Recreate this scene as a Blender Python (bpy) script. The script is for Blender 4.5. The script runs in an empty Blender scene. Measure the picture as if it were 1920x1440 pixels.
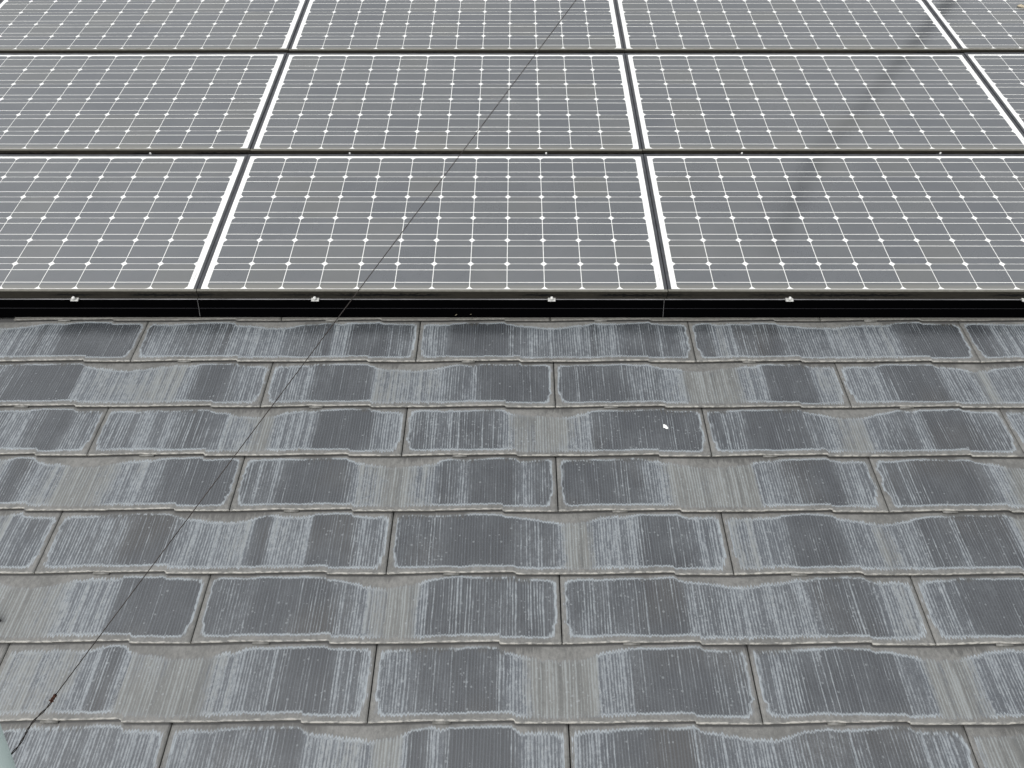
import bpy, bmesh, math, random
import numpy as np
from mathutils import Matrix, Vector

S = bpy.context.scene
COL = S.collection
R = math.radians
PITCH = R(28.0)                       # roof pitch
M4 = Matrix.Translation((0, 0, 6.0)) @ Matrix.Rotation(PITCH, 4, 'X')
# roof frame: u along the courses (right), v up the slope, w out of the roof; metres

# ---------------------------------------------------------------- camera
cd = bpy.data.cameras.new('camera'); cam = bpy.data.objects.new('camera', cd); COL.objects.link(cam)
cd.sensor_width = 36.0; cd.lens = 1398.2 / 1920 * 36; cd.clip_end = 500; cd.clip_start = 0.05
cl = Matrix.Translation((0.0, -1.7389, 1.8263)) @ Matrix.Rotation(R(0.199), 4, 'Z') @ Matrix.Rotation(R(0.158), 4, 'Y') @ Matrix.Rotation(R(38.783), 4, 'X')
cw = M4 @ cl
cam.location = cw.to_translation(); cam.rotation_euler = cw.to_euler()
S.camera = cam

# ---------------------------------------------------------------- world, sun, exposure
SUN_EL, SUN_AZ = R(40), R(205)
wd = bpy.data.worlds.new("World"); S.world = wd; wd.use_nodes = True
nt = wd.node_tree; nt.nodes.clear()
sky = nt.nodes.new('ShaderNodeTexSky'); sky.sky_type = 'NISHITA'; sky.sun_disc = False
sky.sun_elevation = SUN_EL; sky.sun_rotation = SUN_AZ; sky.dust_density = 2.0; sky.air_density = 1.5
hs = nt.nodes.new('ShaderNodeHueSaturation'); hs.inputs['Saturation'].default_value = 0.12   # overcast: greyed sky
bg = nt.nodes.new('ShaderNodeBackground'); bg.inputs['Strength'].default_value = 0.15
wo = nt.nodes.new('ShaderNodeOutputWorld')
nt.links.new(sky.outputs[0], hs.inputs['Color']); nt.links.new(hs.outputs[0], bg.inputs['Color']); nt.links.new(bg.outputs[0], wo.inputs[0])
sl = bpy.data.lights.new('sun', 'SUN'); sl.energy = 0.5; sl.angle = R(50); sl.color = (1.0, 0.99, 0.975)
so = bpy.data.objects.new('sun', sl); COL.objects.link(so)
# sun direction: sky sun_rotation is measured from +Y towards +X
sd = Vector((math.sin(SUN_AZ) * math.cos(SUN_EL), math.cos(SUN_AZ) * math.cos(SUN_EL), math.sin(SUN_EL)))
so.rotation_euler = sd.to_track_quat('Z', 'Y').to_euler(); so.location = (0, 0, 30)
S.view_settings.view_transform = 'Standard'; S.view_settings.look = 'None'
S.view_settings.exposure = 0.55; S.view_settings.gamma = 1.0
S.cycles.max_bounces = 6

# ---------------------------------------------------------------- node helper
class NT:
    def __init__(s, name):
        s.m = bpy.data.materials.new(name); s.m.use_nodes = True
        s.t = s.m.node_tree; s.b = s.t.nodes['Principled BSDF']
    def n(s, typ, **kw):
        o = s.t.nodes.new(typ)
        for k, v in kw.items(): setattr(o, k, v)
        return o
    def link(s, a, b): s.t.links.new(a, b)
    def val(s, sock, v):
        if hasattr(v, 'is_output') or isinstance(v, bpy.types.NodeSocket): s.link(v, sock)
        else: sock.default_value = v
    def math(s, op, a, b=0.0, c=None, clamp=False):
        o = s.n('ShaderNodeMath', operation=op, use_clamp=clamp)
        s.val(o.inputs[0], a); s.val(o.inputs[1], b)
        if c is not None: s.val(o.inputs[2], c)
        return o.outputs[0]
    def ss(s, x, lo, hi, a=0.0, b=1.0):           # smoothstep
        o = s.n('ShaderNodeMapRange', interpolation_type='SMOOTHSTEP')
        s.val(o.inputs['Value'], x); s.val(o.inputs['From Min'], lo); s.val(o.inputs['From Max'], hi)
        s.val(o.inputs['To Min'], a); s.val(o.inputs['To Max'], b)
        return o.outputs[0]
    def mix(s, f, a, b):
        o = s.n('ShaderNodeMix', data_type='RGBA')
        s.val(o.inputs[0], f)
        for k, v in ((6, a), (7, b)):
            if isinstance(v, tuple): o.inputs[k].default_value = (*v, 1)
            else: s.link(v, o.inputs[k])
        return o.outputs[2]
    def attr(s, name):
        return s.n('ShaderNodeAttribute', attribute_name=name)
    def noise(s, vec, scale, detail=2.0, rough=0.5, dim='3D'):
        o = s.n('ShaderNodeTexNoise', noise_dimensions=dim)
        s.link(vec, o.inputs['Vector']); o.inputs['Scale'].default_value = scale
        o.inputs['Detail'].default_value = detail; o.inputs['Roughness'].default_value = rough
        return o.outputs[0]
    def vec(s, x, y, z):
        o = s.n('ShaderNodeCombineXYZ')
        for i, v in enumerate((x, y, z)): s.val(o.inputs[i], v)
        return o.outputs[0]
    def scale(s, v, sc):
        o = s.n('ShaderNodeVectorMath', operation='MULTIPLY'); s.link(v, o.inputs[0]); o.inputs[1].default_value = sc
        return o.outputs[0]
    def bump(s, h, strength, dist):
        o = s.n('ShaderNodeBump'); o.inputs['Strength'].default_value = strength; o.inputs['Distance'].default_value = dist
        s.link(h, o.inputs['Height']); s.link(o.outputs[0], s.b.inputs['Normal'])
    def base(s, c):
        if isinstance(c, tuple): s.b.inputs['Base Color'].default_value = (*c, 1)
        else: s.link(c, s.b.inputs['Base Color'])

def plain(name, col, rough=0.5, metal=0.0, spec=0.5, var=0.0, vscale=30.0, stretch=(1, 1, 1), ior=None):
    k = NT(name); k.b.inputs['Roughness'].default_value = rough; k.b.inputs['Metallic'].default_value = metal
    k.b.inputs['Specular IOR Level'].default_value = spec
    if ior: k.b.inputs['IOR'].default_value = ior
    if var:
        tc = k.n('ShaderNodeTexCoord')
        f = k.noise(k.scale(tc.outputs['Object'], stretch), vscale, 4, 0.6)
        k.base(k.mix(k.ss(f, 0.3, 0.7), tuple(c * (1 - var) for c in col), tuple(c * (1 + var) for c in col)))
    else: k.base(col)
    return k.m

# ---------------------------------------------------------------- slate material
def slate_material():
    k = NT('weathered_slate')
    at = k.attr('uvw'); sep = k.n('ShaderNodeSeparateXYZ'); k.link(at.outputs['Vector'], sep.inputs[0])
    u, v, seed = sep.outputs[0], sep.outputs[1], sep.outputs[2]
    A = k.attr('wear').outputs['Fac']; M = k.attr('margin').outputs['Fac']
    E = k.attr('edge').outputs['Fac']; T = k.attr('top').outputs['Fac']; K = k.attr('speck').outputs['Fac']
    # wavy u so the grooves are not ruler straight
    wob = k.noise(k.vec(k.math('MULTIPLY', u, 14.0), k.math('MULTIPLY', v, 7.0), seed), 1.0, 2)
    u2 = k.math('MULTIPLY_ADD', k.math('SUBTRACT', wob, 0.5), 0.006, u)
    n1 = k.noise(k.vec(k.math('MULTIPLY', u2, 62.0), k.math('MULTIPLY', v, 2.2), seed), 1.0, 1.0, 0.5)
    n2 = k.noise(k.vec(k.math('MULTIPLY', u2, 215.0), k.math('MULTIPLY', v, 3.5), seed), 1.0, 1.5, 0.5)
    rib = k.math('SINE', k.math('MULTIPLY_ADD', n1, 7.5, k.math('MULTIPLY', u2, 2 * math.pi / 0.0078)))
    rib = k.math('MULTIPLY_ADD', rib, 0.5, 0.5)
    grain = k.noise(k.vec(u, v, seed), 420.0, 3, 0.7)
    grain2 = k.noise(k.vec(u, k.math('MULTIPLY', v, .6), seed), 130.0, 4, 0.7)
    grain3 = k.noise(k.vec(u, k.math('MULTIPLY', v, .22), seed), 150.0, 4, 0.7)
    low = k.noise(k.vec(u, v, seed), 9.0, 3, 0.55)
    # streak value 0..1: pressed ribs, irregular bands of them, and grain
    st = k.math('ADD', k.math('MULTIPLY', n1, 0.39), k.math('MULTIPLY', n2, 0.39))
    st = k.math('ADD', st, k.math('MULTIPLY', rib, 0.22))
    gr_ = k.math('ADD', k.math('MULTIPLY', k.math('SUBTRACT', grain3, 0.5), 0.55), k.math('MULTIPLY', k.math('SUBTRACT', grain, 0.5), 0.22))
    Aj = k.math('MULTIPLY_ADD', k.math('SUBTRACT', low, 0.5), 0.50, A)
    Aj = k.math('MULTIPLY_ADD', k.math('SUBTRACT', n1, 0.5), 0.30, Aj)
    Aj = k.math('MULTIPLY', Aj, k.ss(A, 0.0, 0.22, 0.5, 1.0))
    sg = k.math('MULTIPLY_ADD', gr_, k.ss(A, 0.1, 0.5, 0.55, 1.0), st)
    thr = k.n('ShaderNodeMapRange'); k.link(Aj, thr.inputs['Value'])
    thr.inputs['From Min'].default_value = 0.0; thr.inputs['From Max'].default_value = 1.0
    thr.inputs['To Min'].default_value = 0.715; thr.inputs['To Max'].default_value = 0.385
    streak = k.ss(k.math('SUBTRACT', sg, thr.outputs[0]), -0.085, 0.115)
    # colours
    dark = k.mix(low, (0.022, 0.025, 0.029), (0.046, 0.050, 0.054))
    warm = k.noise(k.vec(k.math('MULTIPLY', u, 3.0), k.math('MULTIPLY', v, 3.0), k.math('ADD', seed, 7.0)), 1.0, 1)
    dark = k.mix(k.ss(warm, 0.52, 0.68, 0.0, 0.55), dark, (0.046, 0.042, 0.036))
    dark = k.mix(k.math('MULTIPLY', k.ss(k.math('ADD', rib, k.math('MULTIPLY', n2, 0.8)), 0.75, 1.45), 0.55), dark, (0.080, 0.089, 0.100))
    dark = k.mix(k.math('MULTIPLY', k.ss(Aj, 0.25, 0.75), 0.75), dark, (0.050, 0.058, 0.070))
    white = k.mix(k.ss(grain2, 0.30, 0.70), (0.132, 0.149, 0.163), (0.280, 0.303, 0.318))
    bare = k.mix(k.math('MULTIPLY_ADD', k.math('SUBTRACT', n1, 0.5), 1.3, grain2), (0.056, 0.058, 0.054), (0.160, 0.162, 0.152))
    paint = k.mix(streak, dark, white)
    # chalky bloom in soft mottled clouds, thickest where the coating is tired
    cl_ = k.noise(k.vec(u, k.math('MULTIPLY', v, .55), k.math('ADD', seed, 5.1)), 15.0, 4, 0.6)
    hz = k.math('MULTIPLY', k.ss(k.math('MULTIPLY_ADD', A, 0.55, cl_), 0.42, 0.95), k.ss(k.math('MULTIPLY_ADD', k.math('SUBTRACT', grain, 0.5), 0.8, grain2), 0.36, 0.64, 0.35, 1.0))
    paint = k.mix(k.math('MULTIPLY', hz, 0.34), paint, (0.190, 0.206, 0.218))
    # heavily weathered bands: bare cement with faint whitish streaks
    bs = k.math('MULTIPLY', k.ss(k.math('MULTIPLY_ADD', gr_, 0.8, st), 0.46, 0.66), 0.60)
    bareband = k.mix(bs, bare, (0.245, 0.268, 0.270))
    bb = k.ss(k.math('MULTIPLY_ADD', k.math('SUBTRACT', n2, 0.5), 0.35, k.math('MULTIPLY_ADD', k.math('SUBTRACT', grain2, 0.5), 0.35, Aj)), 0.72, 1.02)
    paint = k.mix(bb, paint, bareband)
    # little round lichen specks
    vo = k.n('ShaderNodeTexVoronoi', feature='F1'); k.link(k.vec(u, v, seed), vo.inputs['Vector']); vo.inputs['Scale'].default_value = 95.0
    cellr = k.n('ShaderNodeSeparateColor'); k.link(vo.outputs['Color'], cellr.inputs[0])
    rad = k.math('MULTIPLY_ADD', cellr.outputs[1], 0.26, 0.05)
    dot = k.math('MULTIPLY', k.ss(k.math('SUBTRACT', rad, vo.outputs['Distance']), -0.04, 0.06),
                 k.math('LESS_THAN', cellr.outputs[0], k.math('MULTIPLY', K, k.ss(k.noise(k.vec(u, v, k.math('ADD', seed, 3.3)), 22.0, 2), 0.34, 0.62))))
    paint = k.mix(k.math('MULTIPLY', dot, 0.36), paint, (0.31, 0.335, 0.345))
    # edge of the remaining coating: jagged whitish rim, bare cement outside
    Mj = k.math('MULTIPLY_ADD', k.math('SUBTRACT', st, 0.5), k.ss(A, 0.2, 0.8, 0.012, 0.030), M)
    Mj = k.math('MULTIPLY_ADD', k.math('SUBTRACT', grain2, 0.5), 0.008, Mj)
    inside = k.ss(Mj, -0.0010, 0.0014)
    rimw = k.math('MULTIPLY_ADD', low, 0.007, 0.0026)
    rim = k.math('MULTIPLY', k.ss(Mj, k.math('MULTIPLY', rimw, 0.35), rimw, 1.0, 0.0), k.ss(A, 0.70, 1.0, 0.80, 0.0))
    rim = k.math('MULTIPLY', rim, k.ss(grain2, 0.25, 0.55, 0.55, 1.0))
    paint = k.mix(rim, paint, (0.330, 0.365, 0.385))
    outb = k.mix(k.ss(k.math('MULTIPLY_ADD', k.math('SUBTRACT', low, 0.5), 0.8, grain2), 0.25, 0.75), (0.076, 0.075, 0.068), (0.160, 0.157, 0.145))
    outside = k.mix(k.math('MULTIPLY', k.ss(Mj, -0.0040, -0.0008), 0.5), outb, (0.115, 0.125, 0.14))
    col = k.mix(inside, outside, paint)
    # cream worn lip along the lower edge
    chip = k.noise(k.vec(k.math('MULTIPLY', u, 70.0), k.math('MULTIPLY', v, 160.0), seed), 1.0, 3, 0.6)
    lip = k.math('MULTIPLY', k.ss(k.math('MULTIPLY_ADD', k.math('SUBTRACT', chip, 0.5), -0.006, E), 0.0022, 0.0050, 1.0, 0.0), k.ss(chip, 0.38, 0.62))
    col = k.mix(k.math('MULTIPLY', lip, 0.9), col, (0.36, 0.347, 0.31))
    # dark algae runs just under the course above, in places
    al = k.math('MULTIPLY', k.ss(k.math('MULTIPLY_ADD', k.math('SUBTRACT', n2, 0.35), 0.060, k.math('MULTIPLY', T, -1.0)), -0.012, -0.001),
                k.ss(k.noise(k.vec(u, k.math('MULTIPLY', v, .2), k.math('ADD', seed, 11.0)), 7.0, 2), 0.50, 0.60))
    col = k.mix(k.math('MULTIPLY', al, 0.85), col, (0.045, 0.043, 0.038))
    # contact shadow and dirt painted into the crevice against the course above
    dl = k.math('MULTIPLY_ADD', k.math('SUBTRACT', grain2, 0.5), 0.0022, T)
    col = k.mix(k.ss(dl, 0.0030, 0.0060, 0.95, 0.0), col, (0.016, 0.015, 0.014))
    # mossy, silted strip that the cover stands on; also shade painted on slate edges
    moss_shade = k.attr('moss_shade').outputs['Fac']
    col = k.mix(k.math('MULTIPLY', moss_shade, k.ss(grain2, 0.30, 0.62, 1.0, 0.72)), col, (0.060, 0.056, 0.044))
    # stray pale flecks and fine grain
    col = k.mix(k.math('MULTIPLY', k.ss(grain, 0.58, 0.78), 0.30), col, (0.38, 0.39, 0.40))
    col = k.mix(k.math('MULTIPLY', k.ss(grain, 0.45, 0.26), 0.45), col, (0.03, 0.03, 0.034))
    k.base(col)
    k.val(k.b.inputs['Roughness'], k.math('MULTIPLY_ADD', k.math('SUBTRACT', 1.0, k.math('MULTIPLY', inside, k.math('SUBTRACT', 1.0, bb))), 0.40, 0.22))
    k.b.inputs['IOR'].default_value = 1.96
    h = k.math('ADD', k.math('MULTIPLY', st, 1.0), k.math('MULTIPLY', grain2, 0.30))
    k.bump(h, 0.34, 0.0010)
    return k.m
SLATE = slate_material()

# ---------------------------------------------------------------- mesh helpers
def link_mesh(name, me, mats, parent=None):
    o = bpy.data.objects.new(name, me); COL.objects.link(o)
    for m in (mats if isinstance(mats, (list, tuple)) else [mats]):
        if m.name not in [x.name for x in me.materials if x]: me.materials.append(m)
    if parent: o.parent = parent
    return o

def put(o, u, v, w, extra=None):
    m = M4 @ Matrix.Translation((u, v, w))
    if extra is not None: m = m @ extra
    o.location = m.to_translation(); o.rotation_euler = m.to_euler()

def thing(name, label, cat, u, v, w, group=None, extra=None):
    o = bpy.data.objects.new(name, None); COL.objects.link(o); o.empty_display_size = 0.05
    put(o, u, v, w, extra); tag(o, label, cat, group)
    return o

def tag(o, label, cat, group=None):
    o['label'] = label; o['category'] = cat
    if group: o['group'] = group

def box(bm, x0, x1, y0, y1, z0, z1, mi=0, bevel=0.0):
    vs = [bm.verts.new((x, y, z)) for z in (z0, z1) for y in (y0, y1) for x in (x0, x1)]
    fs = [(0, 2, 3, 1), (4, 5, 7, 6), (0, 1, 5, 4), (2, 6, 7, 3), (1, 3, 7, 5), (0, 4, 6, 2)]
    out = []
    for f in fs:
        fa = bm.faces.new([vs[i] for i in f]); fa.material_index = mi; out.append(fa)
    if bevel:
        es = list({e for f in out for e in f.edges})
        r = bmesh.ops.bevel(bm, geom=es, offset=bevel, segments=2, affect='EDGES', profile=0.5)
        for f in r['faces']: f.material_index = mi
    return out

def prism(bm, prof, x0, x1, mi=0):       # closed profile [(y,z)] swept along x
    a = [bm.verts.new((x0, y, z)) for y, z in prof]; b = [bm.verts.new((x1, y, z)) for y, z in prof]
    n = len(prof)
    for i in range(n):
        f = bm.faces.new((a[i], a[(i + 1) % n], b[(i + 1) % n], b[i])); f.material_index = mi
    bm.faces.new(a).material_index = mi; bm.faces.new(b[::-1]).material_index = mi

def finish(bm, name, smooth=False):
    bmesh.ops.recalc_face_normals(bm, faces=bm.faces)
    me = bpy.data.meshes.new(name); bm.to_mesh(me); bm.free()
    if smooth:
        for p in me.polygons: p.use_smooth = True
    return me

def tube(bm, pts, rad, seg=8, cap=True, mi=0):
    pts = [Vector(p) for p in pts]; rings = []
    rr = rad if isinstance(rad, (list, tuple)) else [rad] * len(pts)
    up = None
    for i, p in enumerate(pts):
        t = (pts[min(i + 1, len(pts) - 1)] - pts[max(i - 1, 0)]).normalized()
        if up is None: up = t.orthogonal().normalized()
        else: up = (up - t * up.dot(t)).normalized()
        s = t.cross(up)
        rings.append([bm.verts.new(p + (up * math.cos(a) + s * math.sin(a)) * rr[i]) for a in (2 * math.pi * j / seg for j in range(seg))])
    for i in range(len(rings) - 1):
        for j in range(seg):
            f = bm.faces.new((rings[i][j], rings[i][(j + 1) % seg], rings[i + 1][(j + 1) % seg], rings[i + 1][j])); f.material_index = mi
    if cap:
        bm.faces.new(rings[0][::-1]).material_index = mi; bm.faces.new(rings[-1]).material_index = mi

# ---------------------------------------------------------------- the slate roof
roof = thing('slate_roof', 'weathered grey slate roof with streaky peeling coating below the solar panels', 'roof', 0, 0, 0)
roof['kind'] = 'thing'
deck_m = plain('bitumen_underlay', (0.018, 0.018, 0.019), 0.9, var=0.3)
bm = bmesh.new(); box(bm, -3.6, 4.2, -1.85, 3.5, -0.06, -0.004)
link_mesh('roof_deck', finish(bm, 'roof_deck'), deck_m, roof)

# course lower edges (v of the lowest line) and the joints of each course (u)
VROW = [-0.009, -0.190, -0.372, -0.549, -0.730, -0.914, -1.095, -1.277, -1.459, -1.640]
SP = 0.900
JOINTS = {0: [-1.686, -0.785, 0.117, 1.02, 1.92],
          1: [-2.13, -1.233, -0.318, 0.578, 1.484, 2.385],
          2: [-1.68, -0.777, 0.1225, 1.022, 1.922],
          3: [-2.145, -1.243, -0.329, 0.569, 1.473, 2.375],
          4: [-1.687, -0.7855, 0.118, 1.024, 1.926],
          5: [-2.15, -1.248, -0.334, 0.566, 1.468],
          6: [-1.693, -0.7915, 0.115, 1.0235, 1.924],
          7: [-2.14, -1.238, -0.3375, 0.566, 1.468],
          8: [-1.69, -0.787, 0.123, 1.025, 1.926],
          9: [-1.24, -0.336, 0.566, 1.468]}
# how worn the coating is along each course: (u breakpoints, level); 0 sound dark coating .. 1 bare cement
WEAR = {
    1: ([-1.688, -1.583, -1.556, -1.495, -1.311, -1.224, -1.206, -1.128, -1.005, -0.935, -0.743, -0.638, -0.604, -0.551, -0.429, -0.307, -0.211, -0.019, 0.059, 0.146, 0.251, 0.268, 0.373, 0.46, 0.581, 0.651, 0.703, 0.79, 0.877, 0.946, 1.051, 1.259, 1.346, 1.493, 1.563, 1.658], [0.6, 0.3, 0.45, 0.1, 0.3, 0.1, 0.65, 0.4, 0.3, 0.65, 0.35, 0.1, 0.7, 0.15, 0.4, 0.55, 0.03, 0.5, 0.55, 0.6, 0.2, 0.55, 0.15, 0.45, 0.15, 0.8, 0.5, 0.2, 0.5, 0.6, 0.75, 0.2, 0.05, 0.15, 0.6]),
    2: ([-1.61, -1.376, -1.209, -1.042, -1.009, -0.892, -0.767, -0.676, -0.634, -0.576, -0.448, -0.359, -0.226, -0.16, -0.118, -0.093, 0.015, 0.131, 0.356, 0.455, 0.53, 0.704, 0.771, 0.787, 0.928, 1.028, 1.16, 1.201, 1.334, 1.433, 1.582], [0.05, 0.75, 0.85, 0.7, 0.1, 0.6, 0.6, 0.6, 0.2, 0.03, 0.85, 0.8, 0.4, 0.6, 0.15, 0.02, 0.2, 0.2, 0.45, 0.75, 1.05, 0.75, 0.5, 0.03, 0.8, 0.65, 0.3, 0.05, 0.55, 0.95]),
    3: ([-1.535, -1.439, -1.352, -1.232, -1.01, -0.93, -0.867, -0.771, -0.724, -0.628, -0.596, -0.427, -0.319, -0.263, -0.2, -0.152, -0.025, 0.07, 0.149, 0.228, 0.252, 0.308, 0.577, 0.687, 0.861, 0.94, 1.067, 1.146, 1.178, 1.225, 1.367, 1.485, 1.509], [0.6, 0.05, 0.45, 0.55, 0.15, 0.5, 0.85, 1.0, 0.65, 0.8, 0.0, 0.65, 0.3, 0.5, 0.4, 0.25, 0.95, 1.0, 0.75, 0.1, 0.3, 0.12, 0.45, 0.04, 0.55, 0.9, 0.5, 0.3, 0.65, 0.04, 0.4, 0.7]),
    4: ([-1.456, -1.388, -1.29, -1.139, -1.018, -0.943, -0.777, -0.656, -0.468, -0.37, -0.31, -0.219, -0.174, -0.129, -0.001, 0.051, 0.127, 0.277, 0.367, 0.435, 0.683, 0.773, 0.915, 1.035, 1.133, 1.328, 1.403, 1.433], [0.05, 0.8, 1.0, 0.7, 0.25, 0.05, 0.4, 0.04, 0.85, 1.05, 0.85, 0.2, 0.5, 0.1, 0.55, 0.3, 0.12, 0.2, 0.65, 1.05, 0.65, 0.08, 0.6, 0.4, 0.05, 0.7, 1.1]),
    5: ([-1.376, -1.241, -1.119, -1.034, -0.927, -0.805, -0.706, -0.663, -0.549, -0.435, -0.324, -0.193, -0.008, 0.12, 0.148, 0.205, 0.333, 0.461, 0.577, 0.66, 0.731, 0.865, 0.958, 1.014, 1.085, 1.17, 1.199, 1.354], [0.5, 0.55, 0.5, 0.05, 0.65, 0.8, 0.15, 0.7, 0.05, 0.55, 0.25, 0.05, 0.4, 0.9, 1.05, 0.7, 0.15, 0.6, 0.85, 0.6, 0.08, 0.6, 0.9, 0.6, 0.2, 0.5, 0.08]),
    6: ([-1.298, -1.217, -1.15, -1.015, -0.78, -0.665, -0.464, -0.383, -0.33, -0.236, -0.182, -0.088, 0.124, 0.314, 0.428, 0.555, 0.77, 0.917, 1.03, 1.144, 1.278], [1.1, 1.0, 0.75, 0.05, 0.3, 0.08, 0.5, 0.85, 1.0, 0.3, 0.3, 0.3, 0.35, 0.1, 0.55, 0.7, 0.2, 0.75, 0.55, 0.08]),
    7: ([-1.218, -1.105, -1.041, -0.991, -0.947, -0.839, -0.726, -0.663, -0.562, -0.435, -0.324, -0.234, -0.145, -0.038, 0.006, 0.044, 0.195, 0.283, 0.459, 0.578, 0.648, 0.748, 0.912, 0.974, 1.1, 1.2], [0.85, 0.9, 0.6, 0.05, 0.95, 1.05, 0.75, 0.5, 0.08, 0.45, 0.5, 0.2, 0.05, 0.6, 0.85, 1.15, 0.7, 0.1, 0.3, 0.5, 0.35, 0.1, 0.5, 1.0, 0.6]),
    8: ([-1.15, -1.126, -1.019, -0.899, -0.774, -0.673, -0.542, -0.482, -0.316, -0.244, -0.191, -0.149, -0.0, 0.13, 0.231, 0.41, 0.516, 0.635, 0.801, 0.884, 1.038, 1.133], [0.55, 0.55, 0.45, 0.6, 0.65, 0.45, 0.08, 0.75, 1.0, 0.1, 0.65, 0.04, 0.65, 0.55, 0.12, 0.55, 0.6, 0.4, 0.1, 0.5, 1.15]),
}
rng = np.random.default_rng(7)
def step_interp(u, us, lv, ramp=0.016):
    out = np.full(u.shape, lv[0], float)
    gq = np.random.default_rng(int(abs(us[0]) * 1e4) + 5)
    for i in range(1, len(lv)):
        gap = min([us[i] - us[i - 1]] + ([us[i + 1] - us[i]] if i + 1 < len(us) else []))
        ramp = min(gq.uniform(.012, .11), gap * 1.1 + .006)
        t = np.clip((u - us[i]) / ramp + 0.5, 0, 1); t = t * t * (3 - 2 * t)
        out = out * (1 - t) + lv[i] * t
    return out
def wear_of(r, u):
    if r in WEAR:
        us, lv = WEAR[r]; us, lv = list(us[:len(lv)]), list(lv)
    else: us, lv = [], []
    g = np.random.default_rng(100 + r)
    if not us:
        us, lv = [-2.2], [0.4]
    while us[-1] < 2.6: us.append(us[-1] + g.uniform(.04, .2)); lv.append(float(g.choice([0.05, 0.3, 0.55, 0.75, 1.0])))
    lo = us[0] if r in WEAR else -2.2
    pre_u, pre_l = [], []; x = lo
    while x > -2.4:
        x -= g.uniform(.05, .2); pre_u.insert(0, x); pre_l.insert(0, float(g.choice([0.05, 0.4, 0.6, 0.9])))
    return step_interp(u, pre_u + us, pre_l + lv)
# lower-edge profile of one slate: fraction -> mm above the lowest line (stepped tabs)
PF = [(0, 0), (.162, 5.5), (.1625, 5.5), (.21, 4.2), (.2105, 4.2), (.372, 7.6), (.3735, 0.2), (.626, 1.6), (.6275, 2.8), (.832, 7.0), (.8335, 0.2), (1, 0)]
def prof(f): return np.interp(f, [a for a, _ in PF], [b for _, b in PF]) / 1000
def edge_line(r, u):
    j = np.array(JOINTS[r]); i = np.clip(np.searchsorted(j, u) - 1, 0, len(j) - 2)
    return VROW[r] + prof((u - j[i]) / (j[i + 1] - j[i]))
def vnoise(seed):
    g = np.random.default_rng(seed); ks = g.uniform(8, 70, 6); ph = g.uniform(0, 6.28, 6); am = g.uniform(.4, 1, 6) / np.sqrt(ks / 8)
    return lambda x: sum(a * np.sin(k * x + p) for a, k, p in zip(am, ks, ph)) / 2.2
TH, LIFT, SLOPE = 0.0050, 0.0145, -0.046
SPECK = {(3, 2): 1.0, (4, 2): .5, (4, 3): .25, (5, 2): .6, (5, 1): .35, (6, 1): .5, (6, 2): .75, (6, 4): .8, (7, 1): .6, (7, 2): .75, (7, 3): .3, (8, 2): .4, (2, 2): .25, (5, 3): .5, (6, 3): .3}
SLATE_LABEL = {(3, 2): 'slate dotted with pale lichen specks', (3, 3): 'slate marked by a white bird dropping'}
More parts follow.
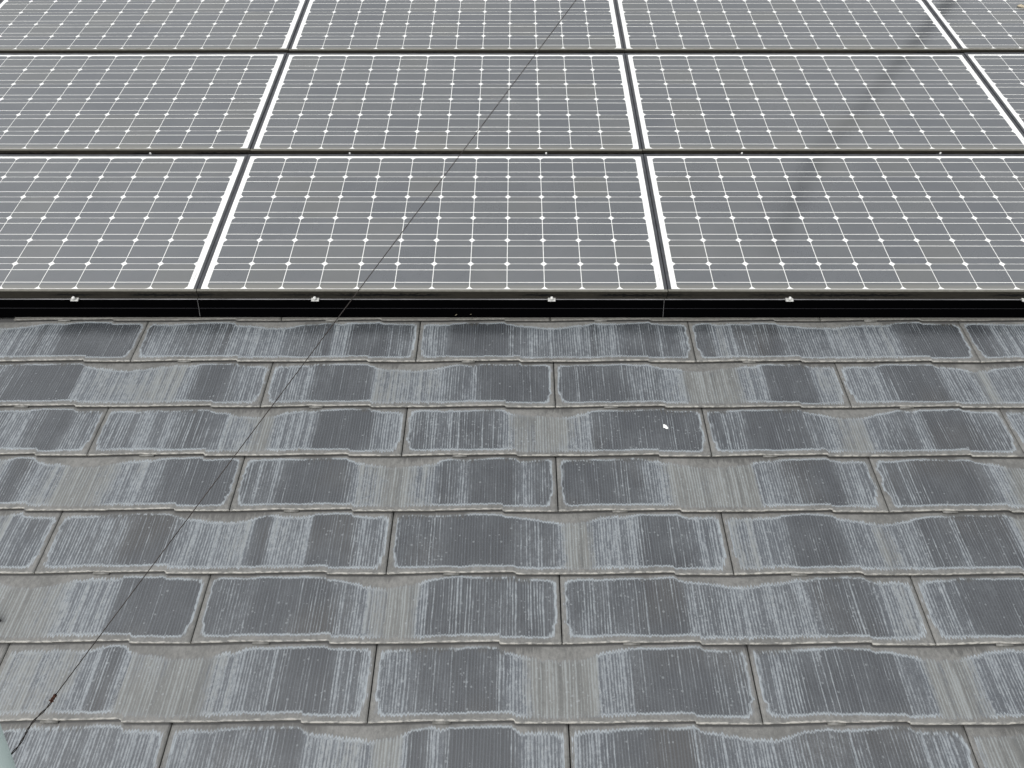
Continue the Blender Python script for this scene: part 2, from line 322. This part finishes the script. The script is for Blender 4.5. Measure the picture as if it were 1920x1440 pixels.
def make_slate(r, i):
    j0, j1 = JOINTS[r][i] + .0016, JOINTS[r][i + 1] - .0016
    u = np.unique(np.concatenate([np.linspace(j0, j1, int((j1 - j0) / .0075)), *[[j0 + (j1 - j0) * (f - 3e-4), j0 + (j1 - j0) * (f + 3e-4)] for f in (.1622, .2103, .373, .627, .833)]]))
    L = j1 - j0; e = prof((u - j0) / L); seed = float(rng.uniform(0, 90))
    vt = 0.205
    base_v = np.concatenate([[0, .0025, .005, .008, .012, .016, .020, .024, .029, .035], np.linspace(.045, .125, 9), [.132, .138, .143, .148, .152, .156, .160, .164, .168, .172, .176, .180, .184, .190, .205]])
    n, m = len(u), len(base_v)
    V = np.empty((m, n)); 
    for k_, b in enumerate(base_v): V[k_] = b + e * np.clip(1 - b / .05, 0, 1)
    U = np.broadcast_to(u, (m, n)); 
    Wt = LIFT + SLOPE * V + 0.0004 * vnoise(int(seed * 100))(U)
    # fields
    A = np.broadcast_to(wear_of(r, u), (m, n)).copy()
    edge = V - e
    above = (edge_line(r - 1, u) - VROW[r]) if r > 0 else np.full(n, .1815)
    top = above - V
    w1, w2, w3, w4 = (vnoise(int(seed * 100) + q) for q in (1, 2, 3, 4))
    ja = np.array(JOINTS[r - 1]) if r > 0 else np.array([9.])
    dj = np.min(np.abs(u[:, None] - ja[None, :]), axis=1)
    wash = np.exp(-(dj / .10) ** 2)                     # rain off the joint above washes the coating back
    mt = .010 + .004 * w1(u) + .016 * wash + .020 * np.clip(wear_of(r, u) - .35, 0, .8)
    mb = .015 + .0025 * w2(u)
    Mb, Mt = edge - mb, top - mt
    sl_ = .010 + .004 * w3(V * 6) + .006 * (V < .05); sr_ = .010 + .004 * w4(V * 6) + .006 * (V < .05)
    Ml, Mr = (U - j0) - sl_, (j1 - U) - sr_
    def smin(a, b, kk=.012):
        h = np.clip(.5 + .5 * (b - a) / kk, 0, 1); return b * (1 - h) + a * h - kk * h * (1 - h)
    M = smin(smin(Mb, Mt), smin(Ml, Mr), .02)
    # thin, fully worn bands have no closed rim
    K = np.full((m, n), SPECK.get((r, i), .16) * 1.3)
    top_co = np.stack([U, V + VROW[r], Wt], -1).reshape(-1, 3)
    # skirt: front, back and side faces
    def per():
        a = [(0, c) for c in range(n)] + [(q, n - 1) for q in range(1, m)] + [(m - 1, c) for c in range(n - 2, -1, -1)] + [(q, 0) for q in range(m - 2, 0, -1)]
        return a
    P = per(); pid = np.array([a * n + b for a, b in P])
    low_co = top_co[pid].copy(); low_co[:, 2] -= TH
    tabu = (j0 + L * .1635, j0 + L * .2095); z1 = float(LIFT - .0040)
    ft = [tabu[0], tabu[1]]
    tab = np.array([(x, VROW[r] + y, z) for z in (z1 - .003, z1) for y in (-.0012, .012) for x in ft])
    co = np.concatenate([top_co, low_co, tab]); N = len(top_co); Q = len(P)
    faces = []
    idx = np.arange(m * n).reshape(m, n)
    q = np.stack([idx[:-1, :-1], idx[:-1, 1:], idx[1:, 1:], idx[1:, :-1]], -1).reshape(-1, 4)
    k1 = np.arange(Q); k2 = (k1 + 1) % Q
    q2 = np.stack([pid[k1], N + k1, N + k2, pid[k2]], -1)
    b0 = N + Q
    q3 = np.array([(0, 2, 3, 1), (4, 5, 7, 6), (0, 1, 5, 4), (2, 6, 7, 3), (1, 3, 7, 5), (0, 4, 6, 2)]) + b0
    allq = np.concatenate([q, q2, q3]).astype(np.int32)
    me = bpy.data.meshes.new('slate')
    me.vertices.add(len(co)); me.vertices.foreach_set('co', co.astype(np.float32).ravel())
    me.loops.add(allq.size); me.loops.foreach_set('vertex_index', allq.ravel())
    me.polygons.add(len(allq)); me.polygons.foreach_set('loop_start', np.arange(0, allq.size, 4, dtype=np.int32))
    me.update(calc_edges=True); me.validate()
    nt_ = len(tab)
    def fl(name, top_vals, tabv, skirt=None):
        a = top_vals.reshape(-1); full = np.concatenate([a, a[pid] if skirt is None else np.full(Q, skirt), np.full(nt_, tabv)]).astype(np.float32)
        me.attributes.new(name, 'FLOAT', 'POINT').data.foreach_set('value', full)
    fl('moss_shade', np.full((m, n), 1.0 if r == 0 else 0.0), .55, .85); fl('wear', A, .9); fl('margin', M, -.02); fl('edge', edge, .02); fl('top', top, .1); fl('speck', K, 0.)  # skirt darkened as painted shade in joints and undersides; tab toned down with it
    # per-slate coordinates for the material
    uvw = np.stack([U - j0, V, np.full((m, n), seed)], -1).reshape(-1, 3)
    tuv = np.stack([tab[:, 0] - j0, tab[:, 1] - VROW[r], np.full(nt_, seed)], -1)
    full = np.concatenate([uvw, uvw[pid], tuv]).astype(np.float32)
    me.attributes.new('uvw', 'FLOAT_VECTOR', 'POINT').data.foreach_set('vector', full.ravel())
    o = link_mesh('slate', me, SLATE, roof)
    if (r, i) in SLATE_LABEL: o['label'] = SLATE_LABEL[(r, i)]
    return o
for r in JOINTS:
    for i in range(len(JOINTS[r]) - 1): make_slate(r, i)

# ---------------------------------------------------------------- solar panels
PU0, PV0, DV, PW, TOPW = -1.0529, 0.0365, 0.7955, 1.555, 0.106
NC, NR, CP, CQ = 12, 6, 0.1243, 0.1218     # columns, rows, cell pitch across and up
FH, FT = 0.035, 0.0105                      # frame height, frame lip
def glassy(name, basefn, ior=1.6):
    k = NT(name); basefn(k)
    k.b.inputs['IOR'].default_value = ior; k.b.inputs['Roughness'].default_value = 0.13
    return k.m
def cell_base(k):
    g = k.n('ShaderNodeNewGeometry'); oi = k.n('ShaderNodeObjectInfo'); tc = k.n('ShaderNodeTexCoord')
    tone = k.attr('tone').outputs['Fac']
    wn = k.n('ShaderNodeTexWhiteNoise', noise_dimensions='2D')
    k.link(k.vec(tone, k.math('MULTIPLY', oi.outputs['Random'], 37.0), 0.0), wn.inputs['Vector'])
    c = k.mix(wn.outputs[0], (0.056, 0.063, 0.073), (0.075, 0.081, 0.085))
    c = k.mix(k.math('MULTIPLY', k.ss(wn.outputs[0], 0.75, 0.95), 0.5), c, (0.082, 0.083, 0.074))
    dust = k.math('MULTIPLY_ADD', k.noise(g.outputs['Position'], 1.6, 2, 0.5), 0.5, k.math('MULTIPLY', k.noise(g.outputs['Position'], 6.0, 5, 0.65), 0.5))
    c = k.mix(k.ss(dust, 0.36, 0.64, 0.04, 0.30), c, (0.150, 0.154, 0.154))
    fine = k.noise(g.outputs['Position'], 300.0, 2, 0.6)
    c = k.mix(k.math('MULTIPLY', fine, 0.10), c, (0.25, 0.25, 0.24))
    # dirt settled along the lower edge of each module
    sp = k.n('ShaderNodeSeparateXYZ'); k.link(tc.outputs['Object'], sp.inputs[0])
    d = k.math('MULTIPLY_ADD', k.math('SUBTRACT', dust, 0.5), 0.03, sp.outputs[1])
    c = k.mix(k.ss(d, 0.018, 0.040, 0.5, 0.0), c, (0.22, 0.21, 0.17))
    k.base(c)
CELL = glassy('solar_cell', cell_base, 2.55)
def white_base(k):
    g = k.n('ShaderNodeNewGeometry'); f = k.noise(g.outputs['Position'], 12.0, 4, 0.6)
    k.base(k.mix(f, (0.80, 0.80, 0.77), (0.88, 0.88, 0.86)))
BACK = glassy('white_backsheet', white_base)
BUS = glassy('silver_busbar', lambda k: k.base((0.86, 0.86, 0.83)))
FRAME = plain('dark_anodised_frame', (0.055, 0.057, 0.062), 0.35, var=0.25, vscale=25)
def grime():
    k = NT('grimy_frame_face'); tc = k.n('ShaderNodeTexCoord'); sp = k.n('ShaderNodeSeparateXYZ'); k.link(tc.outputs['Object'], sp.inputs[0])
    x, y, z = sp.outputs
    n = k.noise(k.scale(tc.outputs['Object'], (60, 60, 160)), 1.0, 4, 0.65)
    lo = k.noise(k.scale(tc.outputs['Object'], (2.5, 2, 2)), 1.0, 2)
    c = k.mix(n, (0.014, 0.013, 0.010), (0.048, 0.043, 0.034))
    # uncleaned wet-black blotches in a band below the lip
    band = k.math('ABSOLUTE', k.math('ADD', z, 0.019))
    bl = k.math('MULTIPLY', k.ss(k.math('MULTIPLY_ADD', k.math('SUBTRACT', n, 0.5), 0.030, band), 0.0035, 0.0065, 1.0, 0.0), k.ss(lo, 0.42, 0.55))
    c = k.mix(bl, c, (0.004, 0.004, 0.004))
    # pale silt on the lip
    c = k.mix(k.ss(z, -0.0045, -0.0012), c, k.mix(n, (0.09, 0.087, 0.074), (0.20, 0.195, 0.17)))
    k.base(c); k.b.inputs['Roughness'].default_value = 0.7; k.b.inputs['Specular IOR Level'].default_value = 0.2
    return k.m
GRIME = grime()
INK = plain('grey_print', (0.42, 0.42, 0.41), 0.5)
SIL = plain('galvanised_steel', (0.50, 0.50, 0.48), 0.45, 0.0, 0.5, var=0.12, vscale=80)
W_, H_ = PW - 0.0025, 0.7655
def frame_mesh():
    bm = bmesh.new()
    box(bm, 0, FT, .0094, H_ - .0122, -FH, 0, 0, .0008); box(bm, W_ - FT, W_, .0094, H_ - .0122, -FH, 0, 0, .0008)
    box(bm, 0, W_, H_ - .0120, H_, -FH, 0, 0, .0008)
    # lower member with a rounded lip, mitred at the ends
    prism(bm, [(0, -FH), (0, -.0032), (.0010, -.0012), (.003, -.0002), (.0087, 0.0), (.0087, -FH)], 0.0, W_, 1)
    return finish(bm, 'frame')
def back_mesh():
    bm = bmesh.new(); box(bm, FT + .0005, W_ - FT - .0005, .0090, H_ - .0125, -.0045, -.0015)
    return finish(bm, 'backsheet')
CX0, CY0 = FT + .0185, .0112
def cells_mesh():
    bm = bmesh.new(); ch = .0102; g = .0009; gx = .0012; z = -.0012
    lay = bm.faces.layers.float.new('tone')
    for r in range(NR):
        for c in range(NC):
            x0, x1, y0, y1 = CX0 + c * CP + gx, CX0 + (c + 1) * CP - gx, CY0 + r * CQ + g, CY0 + (r + 1) * CQ - g
            pts = []
            for cx, cy, a0 in ((x1, y0, 0), (x1, y1, 1), (x0, y1, 2), (x0, y0, 3)):
                sx, sy = (1 if cx == x1 else -1), (1 if cy == y1 else -1)
                p, q = (cx, cy - sy * ch), (cx - sx * ch, cy)
                mid = (cx - sx * ch * .44, cy - sy * ch * .44)
                seq = [q, mid, p] if a0 in (0, 2) else [p, mid, q]
                pts += seq
            f = bm.faces.new([bm.verts.new((x, y, z)) for x, y in pts]); f[lay] = r * 12 + c + .5
    return finish(bm, 'cell_grid')
def bus_mesh():
    bm = bmesh.new()
    for r in range(NR):
        for o in (.252, .748):
            y = CY0 + (r + o) * CQ
            box(bm, CX0 + .001, CX0 + NC * CP - .001, y - .0010, y + .0010, -.00118, -.0007)
    return finish(bm, 'busbar')
def mark_mesh():
    bm = bmesh.new(); g = random.Random(3); y = 0.045
    while y < 0.085:
        h = g.uniform(.0015, .004); x = W_ - FT - .0115 + g.uniform(-.0005, .0005)
        box(bm, x, x + g.uniform(.0018, .003), y, y + h, -.0013, -.0010); y += h + g.uniform(.001, .002)
    return finish(bm, 'serial_mark')
ME = dict(frame=(frame_mesh(), [FRAME, GRIME]), backsheet=(back_mesh(), [BACK]), cell_grid=(cells_mesh(), [CELL]), busbar=(bus_mesh(), [BUS]), serial_mark=(mark_mesh(), [INK]))
PANELS = {
 (0, -1): 'solar panel at the left end of the front row, cut by the left picture edge',
 (0, 0): 'complete middle solar panel of the front row above the black cover',
 (0, 1): 'right solar panel of the front row, a faint dark upright smear reflected in it',
 (1, -1): 'solar panel at the left end of the second row, behind the front left panel',
 (1, 0): 'complete middle solar panel of the second row, crossed by the thin wire',
 (1, 1): 'second-row solar panel with the clearest dark slanting pole reflection',
 (1, 2): 'narrow corner of a solar panel at the right edge of the second row',
 (2, -2): 'tiny sliver of solar panel in the top left picture corner',
 (2, -1): 'third-row solar panel at the top left, cut by the top edge',
 (2, 0): 'third-row solar panel at the top middle where the thin wire leaves',
 (2, 1): 'third-row solar panel with the dark pole reflection at its right end',
 (2, 2): 'solar panel at the top right corner with pale debris lying on it'}
gr = random.Random(5)
proto = None
def make_panel(lab, r, c):
    global proto
    tilt = Matrix.Rotation(gr.uniform(-.0016, .0016), 4, 'Y') @ Matrix.Rotation(gr.uniform(-.0022, .0022), 4, 'X')
    t = thing('solar_panel', lab, 'solar panel', PU0 + c * PW + .00175, PV0 + r * DV, TOPW, 'solar panels in rows', tilt)
    back = None
    for nm in ('frame', 'backsheet', 'cell_grid', 'busbar', 'serial_mark'):
        if proto is None: o = link_mesh(nm, *ME[nm])
        else: o = proto[nm].copy(); COL.objects.link(o)
        o.parent = t if nm in ('frame', 'backsheet') else back
        if nm == 'backsheet': back = o
        made[nm] = o
    return t
for (r, c), lab in PANELS.items():
    made = {}
    make_panel(lab, r, c)
    if proto is None: proto = made

# ---------------------------------------------------------------- black front cover under the panels
BLACK = plain('black_painted_aluminium', (0.001, 0.001, 0.0012), 0.7, 0, 0.0)
EDGE = plain('cover_edge_highlight', (0.16, 0.16, 0.165), 0.5, 0, 0.3, var=0.3, vscale=8)  # paler lip colour stands in for the highlight along the cover top
RIDGE = plain('cover_ridge', (0.012, 0.012, 0.014), 0.5, 0, 0.1)
def cover(lab, c):
    u0, u1 = PU0 + c * PW - .006, PU0 + (c + 1) * PW - .008
    t = thing('front_cover', lab, 'panel cover', u0, 0.004, 0.0133, 'black covers along the front of the panels')
    bm = bmesh.new()
    L = u1 - u0; tv, tw = .0305, .0545
    prism(bm, [(0, 0), (.0005, .003), (.0158, .0262), (.0166, .0275), (tv, tw - .0012), (tv + .0025, tw), (tv + .004, tw - .004), (.006, 0)], 0, L)
    body = link_mesh('cover_body', finish(bm, 'cover_body'), BLACK, t)
    bm = bmesh.new(); prism(bm, [(tv - .0006, tw - .0004), (tv + .0016, tw + .0008), (tv + .003, tw + .0008), (tv + .003, tw - .001)], 0, L)
    link_mesh('top_lip', finish(bm, 'top_lip'), EDGE, t)
    bm = bmesh.new(); prism(bm, [(.0154, .0266), (.0158, .0276), (.0166, .0280), (.017, .027)], 0, L)
    link_mesh('ridge', finish(bm, 'ridge'), RIDGE, t)
    bm = bmesh.new(); prism(bm, [(.001, .0045), (.0155, .028), (tv - .001, tw), (tv, tw - .001), (.016, .027), (.002, .004)], L + .0004, L + .0016)
    link_mesh('joint_strip', finish(bm, 'joint_strip'), plain('joint_metal', (0.10, 0.10, 0.10), .5) if 'joint_metal' not in bpy.data.materials else bpy.data.materials['joint_metal'], t)
cover('left black front cover, running off the left picture edge', -1)
cover('middle black front cover between the two visible cover joints', 0)
cover('right black front cover, running off the right picture edge', 1)
# mounting rails beneath the module rows (dark, seen only in the gaps)
RAIL = plain('dark_rail', (0.008, 0.008, 0.009), 0.7, 0, .1)
for r, lab in ((1, 'dark mounting rail in the gap behind the front row of panels'), (2, 'dark mounting rail in the gap behind the second row of panels')):
    bm = bmesh.new(); box(bm, -1.9, 3.0, -.045, .004, -.034, 0, 0, .001)
    o = link_mesh('mounting_rail', finish(bm, 'mounting_rail'), RAIL); put(o, 0, PV0 + r * DV - .0 , TOPW - FH - .0015); tag(o, lab, 'rail', 'rails between the panel rows')
# panel clamps
def clamp_meshes():
    bm = bmesh.new(); prism(bm, [(-.008, 0), (-.008, .0022), (.003, .0048), (.0055, .0048), (.0055, 0)], -.0125, .0125)
    plate = finish(bm, 'plate')
    bm = bmesh.new(); bmesh.ops.create_cone(bm, cap_ends=True, segments=14, radius1=.0052, radius2=.0046, depth=.010, matrix=Matrix.Translation((0, -.002, .0085)))
    bmesh.ops.create_uvsphere(bm, u_segments=14, v_segments=8, radius=.0045, matrix=Matrix.Translation((0, -.002, .0128)) @ Matrix.Diagonal((1, 1, .6, 1)))
    return plate, finish(bm, 'bolt', True)
CL = clamp_meshes(); ORDS = ['first', 'second', 'third', 'fourth', 'last']; ORD = ['leftmost', 'second from the left', 'middle', 'fourth from the left', 'rightmost']
BOLT = plain('bright_bolt', (0.66, 0.66, 0.64), 0.4, 0.0, .5)
for q, u in enumerate((-1.467, -.6654, .1207, .9086, 1.690)):
    t = thing('panel_clamp', f'silver clamp with bolt on the black cover, {ORD[q]} of five', 'clamp', u, PV0 - .0045, .0690, 'clamps along the front panel row')
    link_mesh('plate', CL[0], SIL, t); link_mesh('bolt', CL[1], BOLT, t)
for q, u in enumerate((-1.444, -.6547, .1212, .8926, 1.673)):
    t = thing('panel_clamp', f'white bolt head in the gap behind the front panels, {ORDS[q]} of five from left', 'clamp', u, PV0 + DV - .0160, .0935, 'clamps between the first and second panel rows')
    p2 = CL[0].copy(); p2.materials.clear(); link_mesh('plate', p2, RAIL, t); bo = link_mesh('bolt', CL[1], SIL, t); bo.scale = (.7, .7, .85)

# ---------------------------------------------------------------- mast, guy wire, post
MB = Vector((3.205, 3.45, 0.0)); UP = Vector((0, math.sin(PITCH), math.cos(PITCH)))     # world up in the roof frame
HX, HY = Vector((1, 0, 0)), Vector((0, math.cos(PITCH), -math.sin(PITCH)))
t = thing('antenna_mast', 'thin antenna mast at the ridge, seen as a dark blurred reflection in the panels', 'antenna mast', *MB)
GALV = plain('weathered_galvanised', (0.035, 0.035, 0.037), 0.7, 0, .3)
bm = bmesh.new(); tube(bm, [Vector((0, 0, 0)), UP * 3.9], .042, 12); link_mesh('mast_tube', finish(bm, 'mast_tube', True), GALV, t)
bd = (HX * math.cos(R(244)) + HY * math.sin(R(244))); sx = bd.cross(UP)
bm = bmesh.new(); tube(bm, [UP * 3.6 - bd * .35, UP * 3.6 + bd * 1.15], .050, 8)
for s_ in np.linspace(-.3, 1.1, 11):
    c = UP * 3.62 + bd * float(s_); tube(bm, [c - sx * .13, c + sx * .13], .009, 6)
link_mesh('antenna_array', finish(bm, 'antenna_array', True), GALV, t)
bm = bmesh.new(); box(bm, -.10, .10, -.10, .10, 0, .012, 0, .002); link_mesh('base_plate', finish(bm, 'base_plate'), GALV, t)

POST = Vector((-.8115, -1.4551, .5190))            # where the wire is tied
camp = Vector((0.0, -1.7389, 1.8263))
ray = (POST - camp).normalized(); side = ray.cross(UP).normalized()
if side.x < 0: side = -side
PR = .055
pc = POST - side * (PR - .001)                       # post axis so that its right flank carries the wire
hgt = pc.z / UP.z
pb = pc - UP * hgt
PALE = plain('pale_green_paint', (0.50, 0.60, 0.57), 0.45, 0, .5, var=0.05, vscale=14)
t = thing('painted_post', 'smooth pale green painted post in the bottom left corner where the wire is tied', 'post', *pb)
bm = bmesh.new(); tube(bm, [Vector((0, 0, 0)), UP * (hgt + .10)], PR, 40); link_mesh('post_tube', finish(bm, 'post_tube', True), PALE, t)
bm = bmesh.new(); tube(bm, [UP * (hgt + .10), UP * (hgt + .108), UP * (hgt + .112)], [PR + .003, PR + .003, PR - .01], 40); link_mesh('cap', finish(bm, 'cap', True), PALE, t)

ATT = MB + UP * 3.0402
RUST = plain('rusty_steel_wire', (0.030, 0.023, 0.020), 0.6, 0.2, .4, var=.4, vscale=40)
RUST2 = plain('rust_knot', (0.060, 0.027, 0.018), 0.9, 0, .2, var=.5, vscale=300)
d = (ATT - POST); Ln = d.length; dn = d / Ln
nx = dn.orthogonal().normalized(); ny = dn.cross(nx)
KN = 0.098                                            # distance of the knot from the post
wire = thing('guy_wire', 'thin rusty guy wire running diagonally above the slates and panels', 'wire', *POST)
bm = bmesh.new()
pts = [dn * KN + (dn * (Ln - KN)) * (i / 60) for i in range(61)]
tube(bm, pts, .00085, 6)
link_mesh('strand', finish(bm, 'strand', True), RUST, wire)
bm = bmesh.new(); g = random.Random(2)
for ph in (0, math.pi):
    pp = []
    for i in range(41):
        s_ = i / 40; a = ph + s_ * 6 * math.pi; rr = .0010 * (1 if s_ < .96 else .5)
        sag = .004 * math.sin(s_ * math.pi)
        pp.append(dn * (KN * s_) + nx * (rr * math.cos(a) - sag) + ny * (rr * math.sin(a) + .002 * math.sin(s_ * 9)))
    tube(bm, pp, .0008, 6)
link_mesh('twisted_tail', finish(bm, 'twisted_tail', True), RUST, wire)
bm = bmesh.new()
pp = [dn * (KN - .006 + .013 * i / 48) + (nx * math.cos(i * .9) + ny * math.sin(i * .9)) * (.0021 + .0006 * math.sin(i * .37)) for i in range(49)]
tube(bm, pp, .0010, 6); tube(bm, [dn * KN + nx * .002, dn * (KN - .003) + nx * .0065 + ny * .002], .0008, 6)
link_mesh('knot', finish(bm, 'knot', True), RUST2, wire)

# ---------------------------------------------------------------- small loose things
CABLE = plain('black_cable_sheath', (0.012, 0.012, 0.012), 0.4, 0, .5)
bm = bmesh.new()
ctr = [Vector((-.10 + .10 * s_, .075 * (1 - s_) ** 1.5 + .0, .012 * math.sin(s_ * 2.6))) for s_ in [i / 14 for i in range(15)]]
tube(bm, ctr, [.0042] * 13 + [.0038, .0028], 12)
o = link_mesh('black_cable', finish(bm, 'black_cable', True), CABLE); put(o, -1.273, -1.044, .0165); tag(o, 'blunt end of a black cable at the left picture edge lying on the slates', 'cable')
def blob(name, label, cat, u, v, w, pieces, mat, seed):
    g = random.Random(seed); bm = bmesh.new()
    for (x, y, rx, ry, rz) in pieces:
        r_ = bmesh.ops.create_icosphere(bm, subdivisions=3, radius=1.0, matrix=Matrix.Translation((x, y, rz * .3)) @ Matrix.Rotation(g.uniform(0, 3), 4, 'Z') @ Matrix.Diagonal((rx, ry, rz, 1)))
        for vv in r_['verts']: vv.co += Vector((g.uniform(-1, 1) * rx, g.uniform(-1, 1) * ry, g.uniform(-1, 1) * rz * .5)) * .14
    o = link_mesh(name, finish(bm, name, True), mat); put(o, u, v, w); tag(o, label, cat)
DROP = plain('chalky_white', (0.86, 0.87, 0.85), 0.8, 0, .2)
blob('bird_dropping', 'white bird dropping on a dark slate right of the middle, third course', 'bird dropping', .4488, -.4425, .0099,
     [(0, 0, .0055, .0075, .002), (.003, -.004, .004, .005, .0016), (-.003, .005, .0035, .004, .0015), (-.004, -.001, .003, .003, .001)], DROP, 1)
DEB = plain('dry_beige_crumbs', (0.42, 0.37, 0.28), 0.9, 0, .1, var=.35, vscale=200)
blob('debris_clump', 'small pale beige clump of dry debris on the top right panel', 'debris', 2.5135, 2.052, .1062,
     [(0, 0, .013, .016, .006), (-.012, .004, .008, .007, .004), (.010, -.008, .009, .008, .005), (.002, .014, .007, .006, .004)], DEB, 4)
CRUMB = plain('yellow_lichen', (0.55, 0.42, 0.20), 0.9, 0, .1, var=.3, vscale=400)
blob('lichen_crumb', 'tiny yellowish crumb at the lower edge of a slate, fourth course', 'lichen crumb', .8785, -.7245, .0118, [(0, 0, .0045, .003, .002), (-.004, .002, .003, .003, .0016)], CRUMB, 6)
STRAW = plain('dry_straw', (0.35, 0.31, 0.22), 0.8, 0, .2)
for lab, u, v, w, pts in (('longer bent straw wisp caught at the foot of the black cover', -.19, .010, .0235, [(-.012, -.004, -.002), (0, .002, .001), (.011, .0, .0), (.016, .004, .002)]),
                          ('short straw wisp at the foot of the black cover, right of the longer one', -.150, .010, .0235, [(-.006, .002, .001), (0, -.001, 0), (.008, .002, .0)])):
    bm = bmesh.new(); tube(bm, pts, .0006, 5); o = link_mesh('straw_wisp', finish(bm, 'straw_wisp', True), STRAW); put(o, u, v, w); tag(o, lab, 'straw', 'straw wisps at the cover foot')
